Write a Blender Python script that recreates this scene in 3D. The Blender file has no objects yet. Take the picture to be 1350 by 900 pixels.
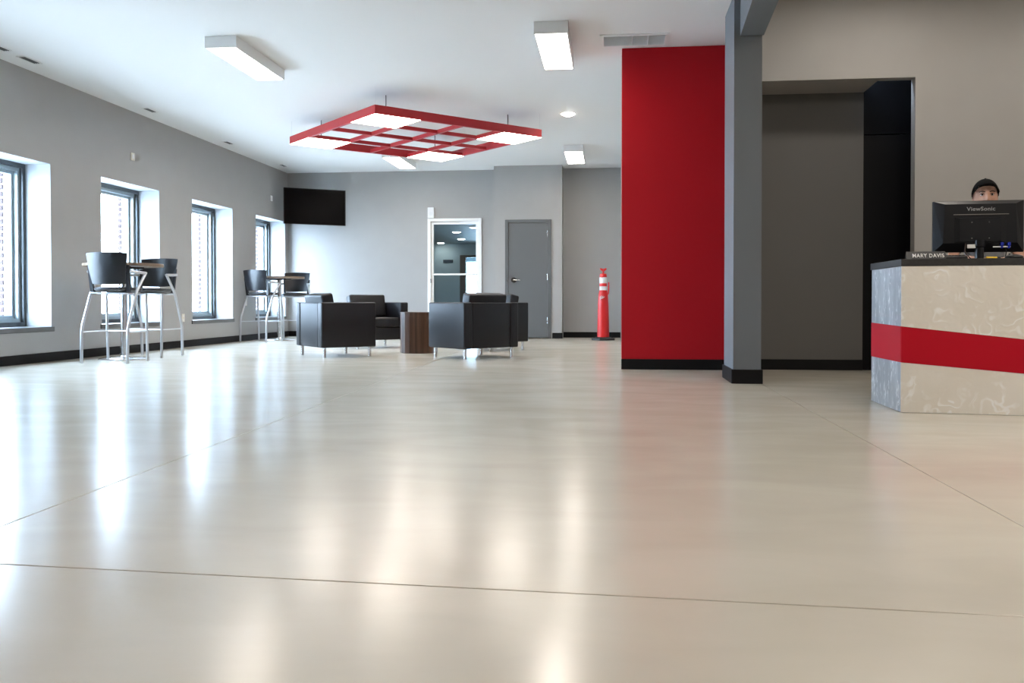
import bpy, bmesh, math, random
from mathutils import Vector, Matrix, Euler
random.seed(7)
R = math.radians
SC = bpy.context.scene
COL = SC.collection

# ------------------------------------------------------------------ camera
cd = bpy.data.cameras.new('camera'); cam = bpy.data.objects.new('camera', cd); COL.objects.link(cam)
cd.sensor_width = 36.0; cd.lens = 1160 / 1350 * 36
cd.shift_y = -0.02652
cd.clip_start = .05; cd.clip_end = 300
cam.location = (0, 0, .66)
cam.rotation_euler = (R(90 - .8), 0, R(6.443))
SC.camera = cam

# ------------------------------------------------------------------ world, exposure
SKY = 26.0
W = bpy.data.worlds.new('overcast_sky'); SC.world = W; W.use_nodes = True
bg = W.node_tree.nodes['Background']
bg.inputs[0].default_value = (.60, .755, 1.0, 1); bg.inputs[1].default_value = SKY
SC.view_settings.view_transform = 'Standard'; SC.view_settings.look = 'None'
SC.view_settings.gamma = 1; SC.view_settings.use_curve_mapping = False
SC.view_settings.exposure = 0.70
LAMP = 13.0          # ceiling fixture diffusers
LAMPCOL = (1.0, .915, .815)

# ------------------------------------------------------------------ materials
def mat(name, col, rough=.5, metal=0, noise=0, nscale=8, bump=0, bscale=60, emit=0, coat=0, spec=.5, stretch=None, rvar=0):
    m = bpy.data.materials.new(name); m.use_nodes = True
    nt = m.node_tree; b = nt.nodes['Principled BSDF']
    b.inputs['Base Color'].default_value = (*col, 1); b.inputs['Roughness'].default_value = rough
    b.inputs['Metallic'].default_value = metal; b.inputs['Specular IOR Level'].default_value = spec
    if coat: b.inputs['Coat Weight'].default_value = coat; b.inputs['Coat Roughness'].default_value = .1
    if emit:
        b.inputs['Emission Color'].default_value = (*col, 1); b.inputs['Emission Strength'].default_value = emit
    if noise or bump or rvar:
        tc = nt.nodes.new('ShaderNodeTexCoord'); mp = nt.nodes.new('ShaderNodeMapping')
        nt.links.new(tc.outputs['Object'], mp.inputs[0])
        if stretch: mp.inputs['Scale'].default_value = stretch
        if noise or rvar:
            n = nt.nodes.new('ShaderNodeTexNoise'); n.inputs['Scale'].default_value = nscale; n.inputs['Detail'].default_value = 6
            nt.links.new(mp.outputs[0], n.inputs['Vector'])
        if noise:
            r = nt.nodes.new('ShaderNodeValToRGB')
            r.color_ramp.elements[0].position = .3; r.color_ramp.elements[1].position = .7
            r.color_ramp.elements[0].color = (*[c * (1 - noise) for c in col], 1)
            r.color_ramp.elements[1].color = (*[min(1, c * (1 + noise)) for c in col], 1)
            nt.links.new(n.outputs[0], r.inputs[0]); nt.links.new(r.outputs[0], b.inputs['Base Color'])
        if rvar:
            mr = nt.nodes.new('ShaderNodeMapRange'); mr.inputs[3].default_value = rough - rvar; mr.inputs[4].default_value = rough + rvar
            mr.inputs[1].default_value = .3; mr.inputs[2].default_value = .7
            nt.links.new(n.outputs[0], mr.inputs[0]); nt.links.new(mr.outputs[0], b.inputs['Roughness'])
        if bump:
            n2 = nt.nodes.new('ShaderNodeTexNoise'); n2.inputs['Scale'].default_value = bscale; n2.inputs['Detail'].default_value = 3
            nt.links.new(mp.outputs[0], n2.inputs['Vector'])
            bp = nt.nodes.new('ShaderNodeBump'); bp.inputs['Strength'].default_value = bump; bp.inputs['Distance'].default_value = .002
            nt.links.new(n2.outputs[0], bp.inputs['Height']); nt.links.new(bp.outputs[0], b.inputs['Normal'])
    return m

def emitter(name, col, s):
    m = bpy.data.materials.new(name); m.use_nodes = True; nt = m.node_tree
    nt.nodes.remove(nt.nodes['Principled BSDF'])
    e = nt.nodes.new('ShaderNodeEmission'); e.inputs[0].default_value = (*col, 1); e.inputs[1].default_value = s
    nt.links.new(e.outputs[0], nt.nodes['Material Output'].inputs[0]); return m

def pane_mat(name, tint, f0=.05):
    m = bpy.data.materials.new(name); m.use_nodes = True; nt = m.node_tree
    nt.nodes.remove(nt.nodes['Principled BSDF'])
    t = nt.nodes.new('ShaderNodeBsdfTransparent'); t.inputs[0].default_value = (*tint, 1)
    g = nt.nodes.new('ShaderNodeBsdfGlossy'); g.inputs['Roughness'].default_value = .02
    fr = nt.nodes.new('ShaderNodeFresnel'); fr.inputs[0].default_value = 1.5
    mx = nt.nodes.new('ShaderNodeMixShader')
    ge = nt.nodes.new('ShaderNodeNewGeometry'); io = nt.nodes.new('ShaderNodeMath'); io.operation = 'MULTIPLY_ADD'
    io.inputs[1].default_value = 1 / 1.5 - 1.5; io.inputs[2].default_value = 1.5       # same index from either side of the thin pane
    nt.links.new(ge.outputs['Backfacing'], io.inputs[0]); nt.links.new(io.outputs[0], fr.inputs[0])
    nt.links.new(fr.outputs[0], mx.inputs[0]); nt.links.new(t.outputs[0], mx.inputs[1]); nt.links.new(g.outputs[0], mx.inputs[2])
    nt.links.new(mx.outputs[0], nt.nodes['Material Output'].inputs[0]); return m

def floor_mat():
    m = bpy.data.materials.new('polished_concrete'); m.use_nodes = True; nt = m.node_tree; b = nt.nodes['Principled BSDF']
    tc = nt.nodes.new('ShaderNodeTexCoord')
    def noise(sc, det, stretch=(1, 1, 1), dist=0):
        mp = nt.nodes.new('ShaderNodeMapping'); mp.inputs['Scale'].default_value = stretch
        nt.links.new(tc.outputs['Object'], mp.inputs[0])
        n = nt.nodes.new('ShaderNodeTexNoise'); n.inputs['Scale'].default_value = sc; n.inputs['Detail'].default_value = det
        n.inputs['Distortion'].default_value = dist
        nt.links.new(mp.outputs[0], n.inputs['Vector']); return n
    n1 = noise(.55, 5, (1, 1, 1), .8); n2 = noise(2.6, 8, (.6, 1.4, 1), .6); n3 = noise(120, 2)
    r = nt.nodes.new('ShaderNodeValToRGB'); r.color_ramp.elements[0].position = .32; r.color_ramp.elements[1].position = .68
    r.color_ramp.elements[0].color = (.515, .475, .405, 1); r.color_ramp.elements[1].color = (.60, .56, .485, 1)
    mx = nt.nodes.new('ShaderNodeMix'); mx.data_type = 'FLOAT'; mx.inputs[0].default_value = .45
    nt.links.new(n1.outputs[0], mx.inputs[2]); nt.links.new(n2.outputs[0], mx.inputs[3]); nt.links.new(mx.outputs[0], r.inputs[0])
    nt.links.new(r.outputs[0], b.inputs['Base Color'])
    mr = nt.nodes.new('ShaderNodeMapRange'); mr.inputs[1].default_value = .35; mr.inputs[2].default_value = .65
    mr.inputs[3].default_value = .195; mr.inputs[4].default_value = .22
    nt.links.new(n2.outputs[0], mr.inputs[0]); nt.links.new(mr.outputs[0], b.inputs['Roughness'])
    bp = nt.nodes.new('ShaderNodeBump'); bp.inputs['Strength'].default_value = .06; bp.inputs['Distance'].default_value = .001
    nt.links.new(n3.outputs[0], bp.inputs['Height']); nt.links.new(bp.outputs[0], b.inputs['Normal'])
    b.inputs['Specular IOR Level'].default_value = .5
    return m

def swirl_mat(name='swirl_brushed_aluminium', lo=(.82, .775, .70), hi=(1, .995, .98), metal=.3, scl=(1, 1, 1)):
    m = bpy.data.materials.new(name); m.use_nodes = True; nt = m.node_tree; b = nt.nodes['Principled BSDF']
    tc0 = nt.nodes.new('ShaderNodeTexCoord'); tc = nt.nodes.new('ShaderNodeMapping'); tc.inputs['Scale'].default_value = scl
    nt.links.new(tc0.outputs['Object'], tc.inputs[0])
    n = nt.nodes.new('ShaderNodeTexNoise'); n.inputs['Scale'].default_value = 7; n.inputs['Detail'].default_value = 2
    nt.links.new(tc.outputs[0], n.inputs['Vector'])
    add = nt.nodes.new('ShaderNodeMix'); add.data_type = 'VECTOR'; add.inputs[0].default_value = .22
    nt.links.new(tc.outputs[0], add.inputs[4]); nt.links.new(n.outputs['Color'], add.inputs[5])
    v = nt.nodes.new('ShaderNodeTexVoronoi'); v.inputs['Scale'].default_value = 7.5; v.feature = 'F1'
    nt.links.new(add.outputs[1], v.inputs['Vector'])
    mul = nt.nodes.new('ShaderNodeMath'); mul.operation = 'MULTIPLY'; mul.inputs[1].default_value = 20
    nt.links.new(v.outputs['Distance'], mul.inputs[0])
    sn = nt.nodes.new('ShaderNodeMath'); sn.operation = 'SINE'; nt.links.new(mul.outputs[0], sn.inputs[0])
    n2 = nt.nodes.new('ShaderNodeTexNoise'); n2.inputs['Scale'].default_value = 6; n2.inputs['Detail'].default_value = 4
    nt.links.new(tc.outputs[0], n2.inputs['Vector'])
    mr = nt.nodes.new('ShaderNodeMapRange'); mr.inputs[1].default_value = .35; mr.inputs[2].default_value = 1.0
    nt.links.new(sn.outputs[0], mr.inputs[0])
    mk = nt.nodes.new('ShaderNodeMapRange'); mk.inputs[1].default_value = .46; mk.inputs[2].default_value = .62
    nt.links.new(n2.outputs[0], mk.inputs[0])
    mm = nt.nodes.new('ShaderNodeMath'); mm.operation = 'MULTIPLY'
    nt.links.new(mr.outputs[0], mm.inputs[0]); nt.links.new(mk.outputs[0], mm.inputs[1])
    r = nt.nodes.new('ShaderNodeValToRGB'); r.color_ramp.elements[0].position = .0; r.color_ramp.elements[1].position = 1
    r.color_ramp.elements[0].color = (*lo, 1); r.color_ramp.elements[1].color = (*hi, 1)
    n3 = nt.nodes.new('ShaderNodeTexNoise'); n3.inputs['Scale'].default_value = 2.6; n3.inputs['Detail'].default_value = 3
    nt.links.new(tc.outputs[0], n3.inputs['Vector'])
    m3 = nt.nodes.new('ShaderNodeMapRange'); m3.inputs[1].default_value = .35; m3.inputs[2].default_value = .65; m3.inputs[3].default_value = -.10; m3.inputs[4].default_value = .22
    nt.links.new(n3.outputs[0], m3.inputs[0])
    ad = nt.nodes.new('ShaderNodeMath'); ad.operation = 'MULTIPLY_ADD'; ad.inputs[1].default_value = .85
    nt.links.new(mm.outputs[0], ad.inputs[0]); nt.links.new(m3.outputs[0], ad.inputs[2])
    nt.links.new(ad.outputs[0], r.inputs[0]); nt.links.new(r.outputs[0], b.inputs['Base Color'])
    b.inputs['Metallic'].default_value = metal
    rr = nt.nodes.new('ShaderNodeMapRange'); rr.inputs[3].default_value = .40; rr.inputs[4].default_value = .32
    nt.links.new(mm.outputs[0], rr.inputs[0]); nt.links.new(rr.outputs[0], b.inputs['Roughness'])
    bp = nt.nodes.new('ShaderNodeBump'); bp.inputs['Strength'].default_value = .2; bp.inputs['Distance'].default_value = .002
    nt.links.new(sn.outputs[0], bp.inputs['Height']); nt.links.new(bp.outputs[0], b.inputs['Normal'])
    return m

def wood_mat():
    m = bpy.data.materials.new('walnut_veneer'); m.use_nodes = True; nt = m.node_tree; b = nt.nodes['Principled BSDF']
    tc = nt.nodes.new('ShaderNodeTexCoord'); mp = nt.nodes.new('ShaderNodeMapping'); mp.inputs['Scale'].default_value = (9, 9, .35)
    nt.links.new(tc.outputs['Object'], mp.inputs[0])
    n = nt.nodes.new('ShaderNodeTexNoise'); n.inputs['Scale'].default_value = 2.2; n.inputs['Detail'].default_value = 8; n.inputs['Distortion'].default_value = .5
    nt.links.new(mp.outputs[0], n.inputs['Vector'])
    r = nt.nodes.new('ShaderNodeValToRGB'); r.color_ramp.elements[0].position = .33; r.color_ramp.elements[1].position = .68
    r.color_ramp.elements[0].color = (.026, .012, .007, 1); r.color_ramp.elements[1].color = (.125, .062, .036, 1)
    nt.links.new(n.outputs[0], r.inputs[0]); nt.links.new(r.outputs[0], b.inputs['Base Color'])
    b.inputs['Roughness'].default_value = .38
    return m

M = dict(
    floor=floor_mat(), joint=mat('joint_filler', (.10, .095, .085), .8),
    wall=mat('grey_wall_paint', (.352, .342, .328), .55, noise=.02, nscale=3, bump=.12, bscale=220),
    wall_dark=mat('grey_column_paint', (.150, .166, .184), .55, bump=.12, bscale=220),
    ceiling=mat('white_ceiling_paint', (.80, .80, .79), .7, bump=.08, bscale=200),
    red_wall=mat('red_wall_paint', (.44, .003, .010), .55, spec=.25, bump=.1, bscale=220),
    red=mat('red_lacquer', (.42, .008, .014), .4),
    red_band=mat('red_laminate', (.44, .0015, .014), .5, spec=.2),
    base=mat('black_rubber_base', (.008, .008, .009), 0.5, spec=.15),
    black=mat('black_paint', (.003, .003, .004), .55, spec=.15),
    reveal=mat('white_reveal_paint', (.40, .42, .44), .6, bump=.06, bscale=200),
    alu=mat('dark_anodised_aluminium', (.085, .095, .10), .38, metal=.55),
    alu_in=mat('grey_anodised_aluminium', (.30, .35, .37), .35, metal=.3),
    sill=mat('grey_solid_sill', (.12, .12, .115), .35),
    glass=pane_mat('window_glass', (.95, .98, .97)), glass_dark=pane_mat('door_glass', (.82, .90, .92)),
    brick=mat('brick_clay', (.062, .038, .038), .85, noise=.25, nscale=12, bump=.4, bscale=60),
    mortar=mat('mortar', (.62, .60, .57), .9), concrete=mat('outdoor_concrete', (.62, .61, .59), .85, noise=.08, nscale=3),
    leather=mat('black_leather', (.005, .005, .007), .46, bump=.1, bscale=180, spec=.36),
    chrome=mat('brushed_steel', (.66, .66, .66), .24, metal=1), chrome2=mat('polished_steel', (.78, .78, .78), .12, metal=1),
    silver=mat('silver_paint', (.55, .56, .58), .32, metal=.7),
    plastic=mat('black_plastic', (.008, .0085, .011), .33, spec=.42), seat=mat('black_seat_vinyl', (.03, .03, .033), .33),
    wood=wood_mat(), tabletop=mat('grey_brown_laminate', (.20, .145, .10), .4, noise=.12, nscale=14, stretch=(1, 12, 12)),
    door_grey=mat('grey_door_paint', (.115, .119, .120), .42), door_frame=mat('grey_frame_paint', (.10, .104, .105), .42),
    niche=mat('niche_paint_shade_darkened', (.115, .112, .106), .6, bump=.12, bscale=220), desk_fill=emitter('desk_fill_emitter', LAMPCOL, LAMP * 2.0),
    white=mat('white_enamel', (.78, .78, .77), .4), white_gloss=mat('white_door_enamel', (.84, .83, .81), .35),
    cream=mat('ivory_plastic', (.74, .70, .60), .45), vent=mat('vent_grey', (.74, .75, .75), .5), dark=mat('dark_void', (.03, .03, .032), .8),
    slot=mat('slot_grille_grey', (.11, .115, .115), .6),
    diffuser=emitter('lamp_diffuser', LAMPCOL, LAMP), can=emitter('can_lamp', (1, .94, .85), 45),
    panel=emitter('pendant_lamp_panel', (1, .92, .81), LAMP),
    screen=mat('tv_screen', (.003, .0025, .003), .25, spec=.05), tvb=mat('tv_bezel', (.005, .005, .005), .35, spec=.2),
    swirl=swirl_mat(), swirl_side=swirl_mat('swirl_aluminium_painted_streaks', (.42, .43, .45), (.98, .98, .98), .75, (1, 3.2, .8)), counter=mat('black_laminate_counter', (.022, .022, .023), .45, noise=.3, nscale=60),  # side copy of the swirl metal: reflected window streaks put into its colour
    cone_red=mat('red_plastic', (.58, .005, .004), .38), reflect=mat('white_reflective_sheet', (.72, .72, .70), .45),
    rubber=mat('black_rubber', (.015, .016, .017), .6), wire=mat('steel_wire', (.06, .06, .065), .4, metal=.6),
    hallwall=mat('corridor_blue_grey_paint', (.36, .43, .46), .6), brown=mat('brown_door_trim', (.085, .058, .040), .5),
    skin=mat('skin', (.58, .32, .225), .5), shirt=mat('grey_shirt', (.20, .205, .215), .85), trousers=mat('black_trousers', (.02, .02, .024), .85),
    cap=mat('black_cap_cloth', (.004, .004, .0045), .9, spec=.15, bump=.2, bscale=300), hair=mat('dark_hair', (.018, .012, .010), .5),
    eye_w=mat('eye_white', (.72, .70, .68), .2), iris=mat('eye_dark', (.02, .014, .010), .15), brow=mat('brow_hair', (.06, .035, .025), .7),
    lip=mat('lip_skin', (.42, .17, .14), .45),
    blue=mat('blue_plug', (.01, .03, .45), .4), yellow=mat('yellow_plastic', (.85, .55, .02), .4), label=mat('white_paper_label', (.8, .8, .78), .6),
    letter=mat('white_letters', (.85, .85, .85), .5), letter_grey=mat('grey_letters', (.34, .34, .35), .4), trim_grey=mat('dull_silver_strip', (.30, .28, .26), .4, metal=.5),
    brown_cord=mat('brown_cord', (.05, .025, .018), .5),
)

# ------------------------------------------------------------------ geometry helpers
class MB:
    def __init__(s): s.bm = bmesh.new()
    def box(s, x0, x1, y0, y1, z0, z1, bev=0, seg=1, m=None):
        t = bmesh.new(); bmesh.ops.create_cube(t, size=1)
        for v in t.verts:
            v.co = Vector((x0 + (v.co.x + .5) * (x1 - x0), y0 + (v.co.y + .5) * (y1 - y0), z0 + (v.co.z + .5) * (z1 - z0)))
        if bev: bmesh.ops.bevel(t, geom=t.edges[:], offset=bev, segments=seg, profile=.5, affect='EDGES')
        s.merge(t, m); return s
    def merge(s, t, m=None):
        me = bpy.data.meshes.new('t')
        if m is not None: bmesh.ops.transform(t, matrix=m, verts=t.verts)
        t.to_mesh(me); t.free(); s.bm.from_mesh(me); bpy.data.meshes.remove(me)
    def cyl(s, p0, p1, r0, r1=None, n=16, caps=True):
        p0 = Vector(p0); p1 = Vector(p1); r1 = r0 if r1 is None else r1
        d = p1 - p0; t = bmesh.new()
        bmesh.ops.create_cone(t, cap_ends=caps, segments=n, radius1=r0, radius2=r1, depth=d.length)
        q = d.to_track_quat('Z', 'Y').to_matrix().to_4x4()
        s.merge(t, Matrix.Translation((p0 + p1) / 2) @ q); return s
    def sphere(s, c, r, sc=(1, 1, 1), u=16, v=10, rot=None):
        t = bmesh.new(); bmesh.ops.create_uvsphere(t, u_segments=u, v_segments=v, radius=r)
        mm = Matrix.Translation(c) @ (rot.to_matrix().to_4x4() if rot else Matrix()) @ Matrix.Diagonal((*sc, 1))
        s.merge(t, mm); return s
    def prism(s, poly, z0, z1, bev=0):
        t = bmesh.new()
        f = t.faces.new([t.verts.new((x, y, z0)) for x, y in poly])
        e = bmesh.ops.extrude_face_region(t, geom=[f])
        for v in e['geom']:
            if isinstance(v, bmesh.types.BMVert): v.co.z = z1
        bmesh.ops.recalc_face_normals(t, faces=t.faces[:])
        if bev: bmesh.ops.bevel(t, geom=t.edges[:], offset=bev, segments=1, affect='EDGES')
        s.merge(t); return s
    def hexa(s, b, tpts):
        """solid from four bottom and four top points"""
        t = bmesh.new(); vb = [t.verts.new(p) for p in b]; vt = [t.verts.new(p) for p in tpts]
        t.faces.new(vb); t.faces.new(vt)
        for i in range(4): t.faces.new((vb[i], vb[(i + 1) % 4], vt[(i + 1) % 4], vt[i]))
        bmesh.ops.recalc_face_normals(t, faces=t.faces[:]); s.merge(t); return s
    def lathe(s, prof, n=24, c=(0, 0, 0)):
        t = bmesh.new(); rings = []
        for r, z in prof:
            rings.append([t.verts.new((c[0] + r * math.cos(2 * math.pi * i / n), c[1] + r * math.sin(2 * math.pi * i / n), c[2] + z)) for i in range(n)])
        for a, b in zip(rings, rings[1:]):
            for i in range(n): t.faces.new((a[i], a[(i + 1) % n], b[(i + 1) % n], b[i]))
        t.faces.new(rings[0][::-1]); t.faces.new(rings[-1])
        bmesh.ops.recalc_face_normals(t, faces=t.faces[:]); s.merge(t); return s
    def tube(s, pts, r, n=10, smooth=4):
        """round tube through points, corners rounded by Catmull-Rom-like chamfering"""
        P = [Vector(p) for p in pts]
        if smooth and len(P) > 2:
            Q = [P[0]]
            for i in range(1, len(P) - 1):
                a, b, c = P[i - 1], P[i], P[i + 1]
                l = min((a - b).length, (c - b).length) * .4; l = min(l, .07)
                s0 = b + (a - b).normalized() * l; s1 = b + (c - b).normalized() * l
                for k in range(smooth + 1):
                    u = k / smooth; Q.append(s0 * (1 - u) ** 2 + b * 2 * u * (1 - u) + s1 * u * u)
            Q.append(P[-1]); P = Q
        t = bmesh.new(); rings = []; up = None
        for i, p in enumerate(P):
            d = (P[min(i + 1, len(P) - 1)] - P[max(i - 1, 0)]).normalized()
            if up is None: up = d.orthogonal().normalized()
            up = (up - d * up.dot(d)).normalized(); w = d.cross(up)
            rings.append([t.verts.new(p + (up * math.cos(2 * math.pi * k / n) + w * math.sin(2 * math.pi * k / n)) * r) for k in range(n)])
        for a, b in zip(rings, rings[1:]):
            for k in range(n): t.faces.new((a[k], a[(k + 1) % n], b[(k + 1) % n], b[k]))
        t.faces.new(rings[0][::-1]); t.faces.new(rings[-1])
        bmesh.ops.recalc_face_normals(t, faces=t.faces[:]); s.merge(t); return s
    def ring(s, x0, x1, z0, z1, y0, y1, w, axis='y'):
        """rectangular picture-frame; axis y: lies in XZ between y0 and y1; axis x: lies in YZ (x0..x1 is then Y)"""
        def bx(a0, a1, c0, c1):
            if axis == 'y': s.box(a0, a1, y0, y1, c0, c1)
            else: s.box(y0, y1, a0, a1, c0, c1)
        bx(x0, x0 + w, z0, z1); bx(x1 - w, x1, z0, z1); bx(x0 + w, x1 - w, z1 - w, z1); bx(x0 + w, x1 - w, z0, z0 + w)
        return s
    def build(s, name, m, parent=None, smooth=False, bev=0):
        me = bpy.data.meshes.new(name)
        if bev: bmesh.ops.bevel(s.bm, geom=s.bm.edges[:], offset=bev, segments=1, affect='EDGES')
        s.bm.to_mesh(me); s.bm.free()
        me.materials.append(M[m])
        o = bpy.data.objects.new(name, me); COL.objects.link(o)
        if parent: o.parent = parent
        if smooth:
            for p in me.polygons: p.use_smooth = True
            try: me.set_sharp_from_angle(angle=R(40))
            except Exception: pass
        return o

def empty(name, loc=(0, 0, 0), rz=0):
    o = bpy.data.objects.new(name, None); COL.objects.link(o); o.location = loc; o.rotation_euler = (0, 0, rz)
    o.empty_display_size = .1; return o
def tag(o, label, cat, group=None):
    o['label'] = label; o['category'] = cat
    if group: o['group'] = group
    return o
def struct(o, label=None):
    o['kind'] = 'structure'
    if label: o['label'] = label
    return o
def copy_tree(o, parent=None):
    c = o.copy(); COL.objects.link(c)
    if parent: c.parent = parent
    for ch in list(o.children): copy_tree(ch, c)
    return c
def text_mesh(name, body, size, m, parent, matrix, extrude=.0008, width=None, spacing=1.0, bold=0.0):
    cu = bpy.data.curves.new(name, 'FONT'); cu.body = body; cu.size = size; cu.extrude = extrude
    cu.align_x = 'CENTER'; cu.align_y = 'CENTER'; cu.space_character = spacing; cu.resolution_u = 3; cu.offset = bold
    t = bpy.data.objects.new('t', cu); COL.objects.link(t)
    dg = bpy.context.evaluated_depsgraph_get(); me = bpy.data.meshes.new_from_object(t.evaluated_get(dg))
    bpy.data.objects.remove(t)
    if width:
        xs = [v.co.x for v in me.vertices]; k = width / (max(xs) - min(xs))
        for v in me.vertices: v.co.x *= k
    me.materials.clear(); me.materials.append(M[m]); me.name = name
    o = bpy.data.objects.new(name, me); COL.objects.link(o); o.parent = parent; o.matrix_local = matrix
    return o

# ================================================================== THE SHELL
XL, YB, ZC, ZR = -6.2, 16.4, 3.14, 3.56
XR, YR = 6.5, -6.0
# floor: slabs with sawn joints between them
fl = struct(empty('floor'), 'beige polished concrete floor with thin sawn joints')
MB().box(XL - .3, XR, YR - .2, YB + .2, -.16, -.03).build('joint_bed', 'joint', fl)
g = .0026
def xj(y): return -1.785 - .0256 * (y - 2.39)
def yj(x): return 1.985 - .043 * x
def slab(p): MB().prism(p, -.03, 0, .0012).build('slab', 'floor', fl)
xs = [lambda y: XL, xj, lambda y: 1.205, lambda y: XR]
ys = [lambda x: YR, yj, lambda x: YB + .1]
for i in range(3):
    for j in range(2):
        def corner(fx, fy, sx, sy):
            y = fy(0); x = fx(y); y = fy(x); x = fx(y); return (x + sx * g, y + sy * g)
        slab([corner(xs[i], ys[j], 1, 1), corner(xs[i + 1], ys[j], -1, 1), corner(xs[i + 1], ys[j + 1], -1, -1), corner(xs[i], ys[j + 1], 1, -1)])

# left wall with deep window openings
WIN = [(14.85, 16.25), (12.49, 13.90), (10.14, 11.54), (7.77, 9.17), (5.40, 6.80)]
Z0, Z1 = .365, 2.197
b = MB(); XO = XL - .31
b.box(XO, XL, YR, YB + .1, -.03, Z0); b.box(XO, XL, YR, YB + .1, Z1, ZC + .1)
edges = sorted(WIN); prev = YR
for y0, y1 in edges:
    b.box(XO, XL, prev, y0, Z0, Z1); prev = y1
b.box(XO, XL, prev, YB + .1, Z0, Z1)
struct(b.build('wall_left', 'wall'))
b = MB(); XB0, XB1 = XL - .555, XL - .312          # outer masonry leaf
b.box(XB0, XB1, YR, YB + .3, -.2, Z0); b.box(XB0, XB1, YR, YB + .3, Z1, 4.3)
prev = YR
for y0, y1 in edges:
    b.box(XB0, XB1, prev, y0 - .02, Z0, Z1); prev = y1 + .02
b.box(XB0, XB1, prev, YB + .3, Z0, Z1)
struct(b.build('wall_outer_leaf', 'mortar'))

brick_me = None
for k, (y0, y1) in enumerate(WIN):
    w = struct(empty('window_%d' % (k + 1), (XL, (y0 + y1) / 2, Z0)), 'deep window opening in the grey left wall')
    hw = (y1 - y0) / 2; H = Z1 - Z0
    # white painted reveals (jambs and head)
    r_ = MB(); r_.box(-.30, -.001, -hw, -hw + .004, 0, H); r_.box(-.30, -.001, hw - .004, hw, 0, H); r_.box(-.30, -.001, -hw, hw, H - .004, H)
    r_.build('reveal', 'reveal', w)
    MB().box(-.30, .018, -hw - .03, hw + .03, -.032, .022, .004).build('sill', 'sill', w)
    f = MB().ring(-hw, hw, .02, H, -.345, -.30, .05, 'x').build('frame', 'alu', w)
    MB().ring(-hw + .035, hw - .035, .055, H - .035, -.40, -.335, .055, 'x').build('sash', 'alu_in', w)
    MB().ring(-hw + .075, hw - .075, .095, H - .075, -.445, -.385, .05, 'x').build('glazing_bead', 'alu_in', w)
    MB().box(-.428, -.422, -hw + .08, hw - .08, .10, H - .08).build('pane', 'glass', w)
    # brick jambs outside
    if k < 5:
        z = 0.03; n = 0
        while z < H - .03:
            for sgn in (1,):
                if brick_me is None:
                    o = MB().box(-.046, 0, -.012, .012, 0, .057, .004).build('brick', 'brick', w); brick_me = o.data
                else:
                    o = bpy.data.objects.new('brick', brick_me); COL.objects.link(o); o.parent = w
                o.location = (-.508 - (.004 if n % 2 else 0), hw - .086 + random.uniform(-.0015, .0015), z)
            z += .0755; n += 1
        MB().box(-.552, -.446, hw - .083, hw + .02, 0, H).build('brick_backing', 'mortar', w)

# outdoors
struct(MB().box(-60, XB0, -60, 60, -.3, -.12).build('ground', 'concrete'))
struct(MB().box(XB0, 40, -60, YR - .35, -.3, -.05).build('ground_front', 'concrete'))

# back wall with the glass door opening; bump-out with the grey door
b = MB()
DX0, DX1, DZ = -3.440, -2.442, 2.225
b.box(XL, DX0, YB, YB + .2, -.03, ZC); b.box(DX1, .4, YB, YB + .2, -.03, ZC); b.box(DX0, DX1, YB, YB + .2, DZ, ZC)
struct(b.build('wall_back', 'wall'))
YP = 15.95; PX0, PX1 = -2.135, -.890
b = MB(); EX0, EX1, EZ = -1.915, -1.095, 2.145
b.box(PX0, EX0, YP, YB, -.03, ZC); b.box(EX1, PX1, YP, YB, -.03, ZC); b.box(EX0, EX1, YP, YB, EZ, ZC); b.box(EX0, EX1, YP + .12, YB, -.03, EZ)
struct(b.build('wall_bumpout', 'wall'))
# red wall, grey return behind it
struct(MB().box(.100, 1.2, 8.70, 8.95, -.03, ZC - .004).build('wall_red', 'red_wall'))
struct(MB().box(.17, 1.2, 8.95, YB + .1, -.03, ZC).build('wall_return', 'wall'))
# ceiling of the lounge follows the beam
def beam_x(y): return 1.027 - .0434 * (7.27 - y)
struct(MB().prism([(XL - .3, YR), (beam_x(YR) + .02, YR), (beam_x(7.27) + .02, 7.27), (1.1, 7.3), (1.1, YB + .2), (XL - .3, YB + .2)], ZC, ZC + .12).build('ceiling', 'ceiling'))
struct(MB().prism([(beam_x(YR) + .1, YR), (XR, YR), (XR, 8.4), (1.1, 8.4), (1.1, 7.3)], ZR, ZR + .12).build('ceiling_reception', 'ceiling'))
struct(MB().prism([(beam_x(YR), YR), (beam_x(YR) + .185, YR), (beam_x(7.272) + .185, 7.272), (beam_x(7.272), 7.272)], 2.80, ZR).build('beam', 'wall_dark'))
struct(MB().box(.980, 1.200, 7.272, 7.85, -.03, ZR).build('column', 'wall_dark'))
struct(MB().box(1.10, 1.200, 7.85, 8.70, -.03, ZR).build('wall_stub', 'wall'))
# reception wall with the wide opening
b = MB(); YW = 8.27; OX, OZ = 2.705, 2.675
b.box(1.2, OX, YW, YW + .11, OZ, ZR); b.box(OX, XR, YW, YW + .11, -.03, ZR)
struct(b.build('wall_reception', 'wall'))
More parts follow.
